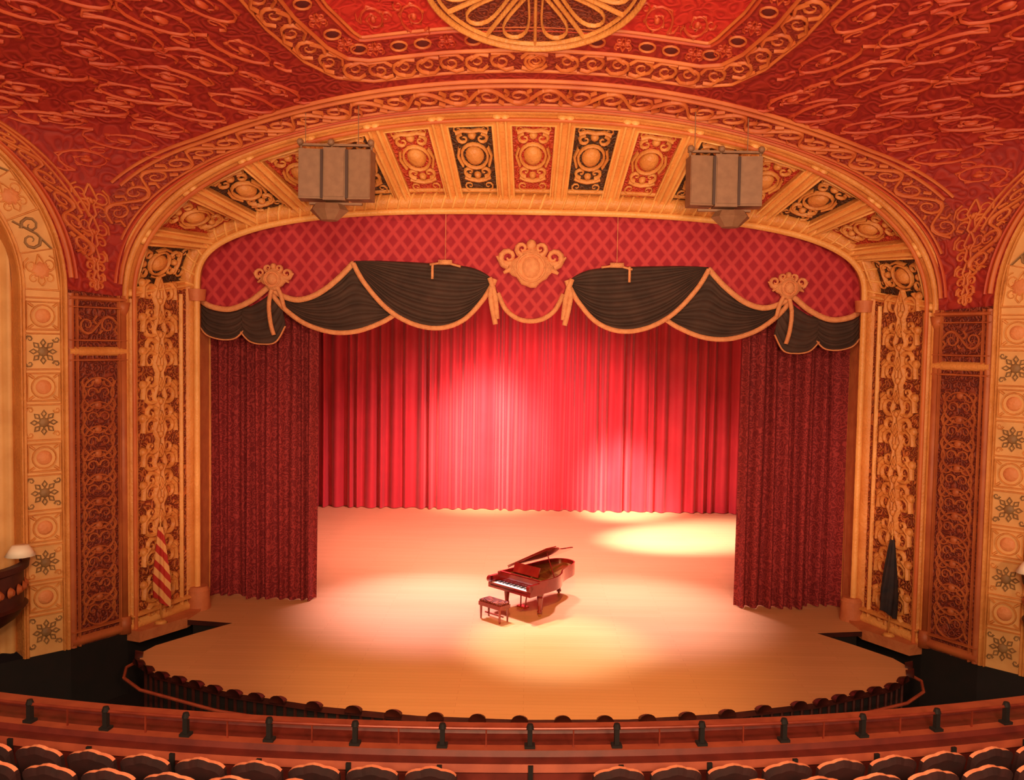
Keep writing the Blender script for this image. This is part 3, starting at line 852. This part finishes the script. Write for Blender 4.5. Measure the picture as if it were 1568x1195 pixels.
def crest(o,v,s,name):
    A=Acc(); C=E(o,v,-.56)
    def F(x,y): return C+V((x,0,y)),V((0,-1,0))
    prof=[]
    for i in range(28):
        a=2*pi*i/28; r=1+.10*math.cos(a*4)+.05*math.cos(a*9); prof.append((.58*s*r*math.cos(a),.5*s*r*math.sin(a)))
    vs=[C+V((x,.02,y)) for x,y in prof]+[C+V((x*.9,-.12,y*.9)) for x,y in prof]+[C+V((0,-.16,0))]; k=28
    A.add(vs,[(i,(i+1)%k,k+(i+1)%k,k+i) for i in range(k)]+[(k+i,k+(i+1)%k,2*k) for i in range(k)],0)
    def F2(x,y): return C+V((x,-.13,y)),V((0,-1,0))
    A.dome(F2,0,0,.26*s,.3*s,.12,14,0)
    A.line(F2,[(.38*s*math.cos(t*pi/8),.38*s*math.sin(t*pi/8)) for t in range(17)],.06*s,.06,0)
    for sg in (-1,1):
        A.line(F,spiral(sg*.62*s,.28*s,.26*s,1.2,-pi/2,sg,12),tw(12,.2*s),.14,0)
        A.line(F,spiral(sg*.25*s,.52*s,.18*s,1.2,-pi/2,sg,12),tw(12,.16*s),.14,0)
        A.line(F,[(sg*.5*s,.1*s),(sg*.8*s,.12*s),(sg*.95*s,.3*s)],[.2*s,.15*s,.05*s],.12,0)
        A.line(F,[(sg*.5*s,0),(sg*.75*s,-.15*s)],[.2*s,.08*s],.12,0)
    A.dome(F,0,.62*s,.14*s,.16*s,.14,10,0)
    A.obj(name,[FRINGE],val)
crest(0,412,.95,'crest_large'); crest(-388,436,.55,'crest_small'); crest(388,436,.55,'crest_small')
for sx in (-1,1):
    A=Acc(); c=E(sx*128,412,-.8)
    A.tube([c+V((-.4,0,.02)),c+V((0,0,.08)),c+V((.4,0,-.02))],.03,8,0)
    A.cyl(c+V((sx*.33,0,.05)),c+V((sx*.33,0,-.35)),.035,.035,10,0); A.box(c+V((0,0,.08)),.35,.12,.12)
    A.cyl(c+V((0,0,.1)),c+V((0,0,2.5)),.008,.008,6,0)
    A.obj('hanging_microphone',[FRINGE])

# ------------------------------------------------------------------ speaker clusters
for sx in (-1,1):
    sp=empty('speaker_cluster'); A=Acc(); c=V((sx*4.42-.05,-3.6,10.84))
    for k,(dx,ang,w) in enumerate(((-.56,.10,.58),(0,0,.54),(.56,-.10,.58))):
        M=Matrix.Rotation(ang,3,'Z')@Matrix.Rotation(-.03,3,'X')
        A.box(c+V((dx,.04*abs(k-1),0)),w*.94,.42,1.12+.06*(k==1),M,0)
        A.box(c+V((dx,.04*abs(k-1)-.22,0.0)),w*.82,.03,1.02,M,0)
    for dx in (-.28,.28): A.box(c+V((dx,-.22,0)),.06,.04,1.08,None,1)
    A.box(c+V((0,0,.68)),1.7,.10,.05,None,0); A.box(c+V((0,0,-.64)),1.2,.10,.05,None,0)
    for dx in (-.8,-.1,.8): 
        A.cyl(c+V((dx,0,.68)),c+V((dx,0,.4)),.03,.03,8,0); A.dome(lambda x,y,dx=dx:(c+V((dx+x,-.08,.73+y)),V((0,-1,0))),0,0,.08,.08,.08,10,0)
    A.cyl(c+V((.15*sx,0,-.66)),c+V((.15*sx,0,-.8)),.34,.44,8,0); A.cyl(c+V((.15*sx,0,-.8)),c+V((.15*sx,0,-1.02)),.44,.2,8,0)
    for dx in (-.7,.5):
        top=FP(c.x+dx,c.y)[0]; A.cyl(c+V((dx,0,.7)),top-V((0,0,.01)),.010,.010,6,0,False)
    A.obj('cabinets',[SPK,SPKD],sp,False)

# ------------------------------------------------------------------ grand piano
pn=empty('grand_piano',(-.40,-1.2,0)); pn.rotation_euler=(0,0,-math.radians(43))
ol=cr([(-.76,.3),(-.76,.9),(-.76,1.6),(-.75,2.25),(-.62,2.6),(-.35,2.74),(-.05,2.66),(.12,2.4),(.22,2.05),(.36,1.7),(.58,1.4),(.72,1.1),(.76,.8),(.76,.3)],60)
A=Acc(); k=len(ol)
def ext(A,pl,z0,z1,mi,top=True):
    k=len(pl); A.add([V((x,y,z0)) for x,y in pl]+[V((x,y,z1)) for x,y in pl],[(i,(i+1)%k,k+(i+1)%k,k+i) for i in range(k)]+([tuple(range(k,2*k))] if top else [])+[tuple(range(k-1,-1,-1))],mi)
ext(A,ol,.64,.98,0,False)
inn=[(x*.94,.3+(y-.3)*.975+.0) for x,y in ol]
A.add([V((x,y,.98)) for x,y in ol]+[V((x,y,.98)) for x,y in inn]+[V((x,y,.88)) for x,y in inn],[(i,i+1,k+i+1,k+i) for i in range(k-1)]+[(k+i,k+i+1,2*k+i+1,2*k+i) for i in range(k-1)],0)
A.add([V((x,y,.88)) for x,y in inn],[tuple(range(k))],1)
A.box((0,.2,.68),1.52,.5,.1)
for s in (-1,1):
    A.box((s*.72,.17,.82),.09,.42,.22); A.cyl((s*.675,-.03,.85),(s*.765,-.03,.85),.085,.085,14,0)
A.box((0,.36,.88),1.36,.06,.22)
A.box((0,.12,.745),1.34,.26,.03,None,2)
for i in range(36):
    if i%7 in (2,6): continue
    A.box((-.65+i*.0372,.17,.765),.018,.14,.02,None,3)
A.box((0,-.035,.72),1.36,.03,.08)
A.box((0,.62,1.1),.9,.03,.26,Matrix.Rotation(-.35,3,'X'),0)
for i in range(24):
    x=-.6+i*.045; A.box((x,1.2,.89),.006,1.2-(i*.03),.006,None,4)
A.box((-.1,1.5,.89),.05,1.9,.04,Matrix.Rotation(.25,3,'Z'),1)
for (x,y) in ((-.6,.5),(.6,.5),(-.35,2.35)):
    for (z0,z1,r0,r1) in ((.64,.56,.11,.10),(.56,.5,.075,.085),(.5,.16,.085,.05),(.16,.12,.07,.07),(.12,.07,.035,.035)):
        A.cyl((x,y,z0),(x,y,z1),r0,r1,14,0)
    A.cyl((x-.02,y,.04),(x+.02,y,.04),.04,.04,14,1)
for s in (-1,1): A.cyl((s*.12,.55,.64),(s*.08,.5,.16),.018,.018,8,0)
A.box((0,.5,.14),.3,.16,.05)
for s in (-1,0,1): A.box((s*.07,.38,.12),.035,.14,.012,None,1)
A.obj('case',[MAHO,IRON,KEYW,BLACK,STEEL],pn,True,40)
A=Acc(); ang=math.radians(27)
lo=[(x,y) for x,y in ol if y>.72]; lo=[(-.78,.72)]+lo+[(.78,.72)]
def LD(x,y,z): return V((-.78+(x+.78)*math.cos(ang)-z*math.sin(ang),y,1.0+(x+.78)*math.sin(ang)+z*math.cos(ang)))
k=len(lo); A.add([LD(x*1.02,y*1.008,0) for x,y in lo]+[LD(x*1.02,y*1.008,.03) for x,y in lo],[(i,(i+1)%k,k+(i+1)%k,k+i) for i in range(k)]+[tuple(range(k,2*k)),tuple(range(k-1,-1,-1))],0)
fl=[(-.78,.72),(.78,.72),(.78,1.12),(-.78,1.12)]
A.add([LD(x,y,.035) for x,y in fl]+[LD(x,y,.06) for x,y in fl],[(i,(i+1)%4,4+(i+1)%4,4+i) for i in range(4)]+[(4,5,6,7),(3,2,1,0)],0)
A.cyl((.7,.95,.95),LD(.55,.95,0),.014,.014,8,0)
A.obj('lid',[MAHO],pn,False)
bn=empty('piano_bench',(0,0,0))
bn.location=(-.40-.5*math.sin(math.radians(43))-.05,-1.2-.5*math.cos(math.radians(43)),0); bn.rotation_euler=(0,0,-math.radians(43))
A=Acc(); A.box((0,0,.40),.78,.38,.1,None,0)
cush=[(-.37,-.17),(.37,-.17),(.37,.17),(-.37,.17)]
A.add([V((x,y,.45)) for x,y in cush]+[V((x,y,.5)) for x,y in cush]+[V((x*.85,y*.75,.53)) for x,y in cush],[(i,(i+1)%4,4+(i+1)%4,4+i) for i in range(4)]+[(4+i,4+(i+1)%4,8+(i+1)%4,8+i) for i in range(4)]+[(8,9,10,11)],1)
for x in (-.34,.34):
    for y in (-.14,.14): A.cyl((x,y,.36),(x,y,0),.035,.022,10,0)
A.box((0,0,.14),.66,.03,.03)
A.obj('bench_body',[MAHO,WALLR],bn,False)

# ------------------------------------------------------------------ flags
for sx,m,nm in ((-1,FLAGM,'striped_flag'),(1,FLAGD,'dark_flag')):
    fg=empty(nm); A=Acc(); c=V((sx*8.98,-2.45,0))
    A.cyl(c+V((0,0,.06)),c+V((0,0,.12)),.16,.1,14,0); A.cyl(c+V((0,0,.1)),c+V((0,0,2.55)),.018,.018,8,0); A.cyl(c+V((0,0,2.55)),c+V((0,0,2.75)),.04,.002,8,0)
    A.obj('pole',[GOLDL],fg)
    A=Acc(); vs=[];n=36;mz=20
    for i in range(n+1):
        for j in range(mz+1):
            t=j/mz; wd=.05+.2*t**.8*(1-.25*max(0,t-.7)/.3); a=2*pi*i/n
            fold=1+.28*math.sin(a*5+t*3)
            vs.append(c+V((wd*math.cos(a)*fold*.9+ (.05*t*-sx),wd*.5*math.sin(a)*fold-.02,2.45-t*(1.85+.12*math.cos(a)))))
    A.add(vs,[(i*(mz+1)+j,(i+1)*(mz+1)+j,(i+1)*(mz+1)+j+1,i*(mz+1)+j+1) for i in range(n) for j in range(mz)],0)
    A.obj('cloth',[m],fg)

# ------------------------------------------------------------------ balcony foreground
CY=10.3; DZ=-.17; TH=.034
cT,sT=math.cos(TH),math.sin(TH)
def ang_pt(R,ph,z):
    x=R*math.sin(ph); y=CY-R*math.cos(ph)+14.7
    return V((x*cT-y*sT, x*sT+y*cT-14.7-.12, z+DZ))
A=Acc()
prof=[(24.25,2.55),(24.2,2.9),(24.3,2.96),(24.5,2.96),(24.52,2.93),(24.93,2.93),(24.95,3.0),(25.08,3.0),(25.10,2.94),(25.26,2.94),(25.28,2.86),(25.25,2.84),(25.25,2.62),(25.28,2.6),(25.28,2.54),(25.25,2.52),(25.25,2.2)]
matidx=[0,1,1,0,0,0,1,0,0,1,0,0,0,1,0,0]
N_=60; vs=[]
for i in range(N_+1):
    ph=-.42+.84*i/N_
    for (r,z) in prof: vs.append(ang_pt(r,ph,z))
m=len(prof)
A.v+=vs
for i in range(N_):
    for j in range(m-1):
        A.f.append((i*m+j,(i+1)*m+j,(i+1)*m+j+1,i*m+j+1)); A.m.append(matidx[j])
A.obj('balcony_parapet',[LEDGE,LEDGT],None,True,30)
A=Acc()
A.tube([ang_pt(25.0,-.42+.84*i/80,3.2) for i in range(81)],.018,8,0)
dph=.925/25
for i in range(-11,12):
    ph=i*dph+.003; M=Matrix.Rotation(ph+TH,3,'Z')
    A.box(ang_pt(25.0,ph,3.105),.05,.06,.2,M,1); A.box(ang_pt(25.0,ph,3.015),.11,.10,.03,M,1)
    A.box(ang_pt(25.295,ph,2.84),.05,.03,.2,M,1); A.cyl(ang_pt(25.0,ph,3.2),ang_pt(25.0,ph,3.25),.045,.03,10,1)
    ph2=ph+dph*.5; A.box(ang_pt(25.0,ph2,3.10),.015,.015,.2,M,0)
A.obj('balcony_railing',[STEEL,BLACK],None,False)
A=Acc()
prof=[(24.3,2.2)]
for r in range(7):
    Rr=25.3+.8*r-.05; prof+= [(Rr+.05+.45,2.2+.25*r),(Rr+.05+.45,2.2+.25*(r+1))]
prof.append((prof[-1][0]+1.2,prof[-1][1]))
vs=[];m=len(prof)
for i in range(N_+1):
    ph=-.42+.84*i/N_
    for (r,z) in prof: vs.append(ang_pt(r,ph,z))
A.add(vs,[(i*m+j,(i+1)*m+j,(i+1)*m+j+1,i*m+j+1) for i in range(N_) for j in range(m-1)],0)
A.obj('balcony_floor',[DWOOD],None,False)
A=Acc()
w2=.25;zt=.98;rad=.15
shape=[(-w2+.03,.34)]+[(-w2+rad-rad*math.cos(a*pi/10),zt-rad*.6+rad*.6*math.sin(a*pi/10)) for a in range(6)]
mid=[(x,zt+.03*(1-(x/.10)**2)) for x in (-.06,0,.06)]
shape=shape+mid+[(-x,z) for x,z in reversed(shape)]
def seat(M):
    k=len(shape)
    def P(x,y,z): return M@V((x,y,z))
    def lean(z): return -.12*(z-.34)/.5
    f=[P(x,lean(z)+.02,z) for x,z in shape]; b=[P(x,lean(z)-.03,z) for x,z in shape]
    fi=[P(x*.84,lean(z)-.045,.34+(z-.34)*.88+.01) for x,z in shape]
    A.add(f+b+fi,[tuple(range(k)),tuple(range(3*k-1,2*k-1,-1))]+[(k+i,k+(i+1)%k,2*k+(i+1)%k,2*k+i) for i in range(k)],0)
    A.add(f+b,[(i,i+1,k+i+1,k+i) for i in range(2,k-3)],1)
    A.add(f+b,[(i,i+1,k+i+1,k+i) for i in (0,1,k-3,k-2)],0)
    M3=M.to_3x3()
    A.box(P(0,.2,.44),.46,.42,.09,M3,0)
    for s in (-1,1):
        A.box(P(s*.265,.14,.60),.045,.34,.035,M3,2); A.box(P(s*.265,.05,.3),.03,.12,.58,M3,2)
for r in range(6):
    Rr=25.72+.8*r; z=2.2+.25*r
    for sg in (-1,1):
        n=0
        while True:
            ph=(.62+.28+n*.56)/Rr*sg
            if abs(Rr*math.sin(ph))>8.2: break
            c=ang_pt(Rr,ph,z)
            seat(Matrix.Translation(c)@Matrix.Rotation(ph+TH,4,'Z')); n+=1
A.obj('theater_seats',[SEATM,SEATT,DWOOD],None,False)

# ------------------------------------------------------------------ lights
def light(kind,name,loc,tgt,power,col,size=1.0,spot=40,blend=.5,sy=None):
    l=bpy.data.lights.new(name,kind); l.energy=power; l.color=col
    if kind=='AREA':
        l.shape='RECTANGLE' if sy else 'DISK'; l.size=size
        if sy: l.size_y=sy
    if kind=='SPOT': l.spot_size=math.radians(spot); l.spot_blend=blend; l.shadow_soft_size=size
    o=bpy.data.objects.new(name,l); o.location=loc; sc.collection.objects.link(o)
    d=V(tgt)-V(loc); o.rotation_euler=d.to_track_quat('-Z','Y').to_euler(); return o
warm=(1,.62,.34)  # area lamps and arch spot below: unseen, added to brighten arch, ceiling and walls
light('AREA','house_fill_high',(0,-27,13.5),(0,-2,9),1700,(1,.66,.38),5,sy=1.5)
light('AREA','house_fill_left',(-9,-25,5),(5,-5,12),750,(1,.58,.38),1.5)
light('AREA','house_fill_right',(9,-25,5),(1,-5,13),1250,(1,.58,.38),1.5)
light('AREA','house_fill_right_wall',(2,-25,8),(11,-4,6),1100,warm,1.2)
light('AREA','house_fill_left_wall',(-2,-25,8),(-11,-4,6),650,warm,1.2)
light('SPOT','arch_spot',(0,-25,6),(0,-2,11.3),9000,(1,.70,.42),.3,38,1.0)
light('SPOT','stage_spot_white_floor',(-1.5,1.0,10.2),(.7,-3.2,0),7000,(1,.90,.66),.35,27,.9)
light('SPOT','stage_spot_lilac',(-3.5,2.5,10.4),(-2.6,-.3,0),9500,(1,.66,.90),.4,42,1.0)
light('SPOT','stage_spot_lilac_right',(4,2.5,10.4),(3.0,-.4,0),8500,(1,.70,.86),.4,42,1.0)
light('SPOT','stage_spot_cross',(-4.5,3.0,10.2),(6.1,8.7,0),50000,(1,.94,.92),.3,24,1.0)
light('SPOT','curtain_spot',(-1.5,5.0,9.8),(-1.7,13.5,2.8),24000,(1,.66,.54),.7,34,1.0)
light('SPOT','curtain_spot_low',(1.5,5.0,9.8),(4.2,13.5,.3),34000,(1,.76,.68),.5,22,1.0)
light('SPOT','stage_wash_pink',(0,4,10.6),(0,8,0),12500,(1,.42,.46),.5,110,.8)
light('SPOT','curtain_wash',(1.0,3,10),(0,13.5,3.5),3500,(1,.3,.3),.5,60,1.0)
light('SPOT','apron_wash',(0,-22,13.8),(0,-4.8,0),16000,(1,.50,.16),.4,33,.8)
light('SPOT','leg_wash_left',(-3,-22,10),(-7.2,0,3),5000,(1,.44,.30),.3,17,1)
light('SPOT','leg_wash_right',(3,-22,10),(7.2,0,3),5500,(1,.44,.30),.3,17,1)

w=bpy.data.worlds.new('house_ambient'); sc.world=w; w.use_nodes=True
w.node_tree.nodes['Background'].inputs[0].default_value=(1,.48,.34,1); w.node_tree.nodes['Background'].inputs[1].default_value=.16

# ------------------------------------------------------------------ camera
cd=bpy.data.cameras.new('camera'); cam=bpy.data.objects.new('camera',cd); sc.collection.objects.link(cam)
cd.sensor_width=36; cd.lens=36*1358/1568; cd.shift_x=-.0165; cd.clip_start=.1; cd.clip_end=200
cam.matrix_world=Matrix.Translation((0,-24,7.1))@Matrix.Rotation(math.radians(87),4,'X')@Matrix.Rotation(math.radians(1.0),4,'Z')
sc.camera=cam
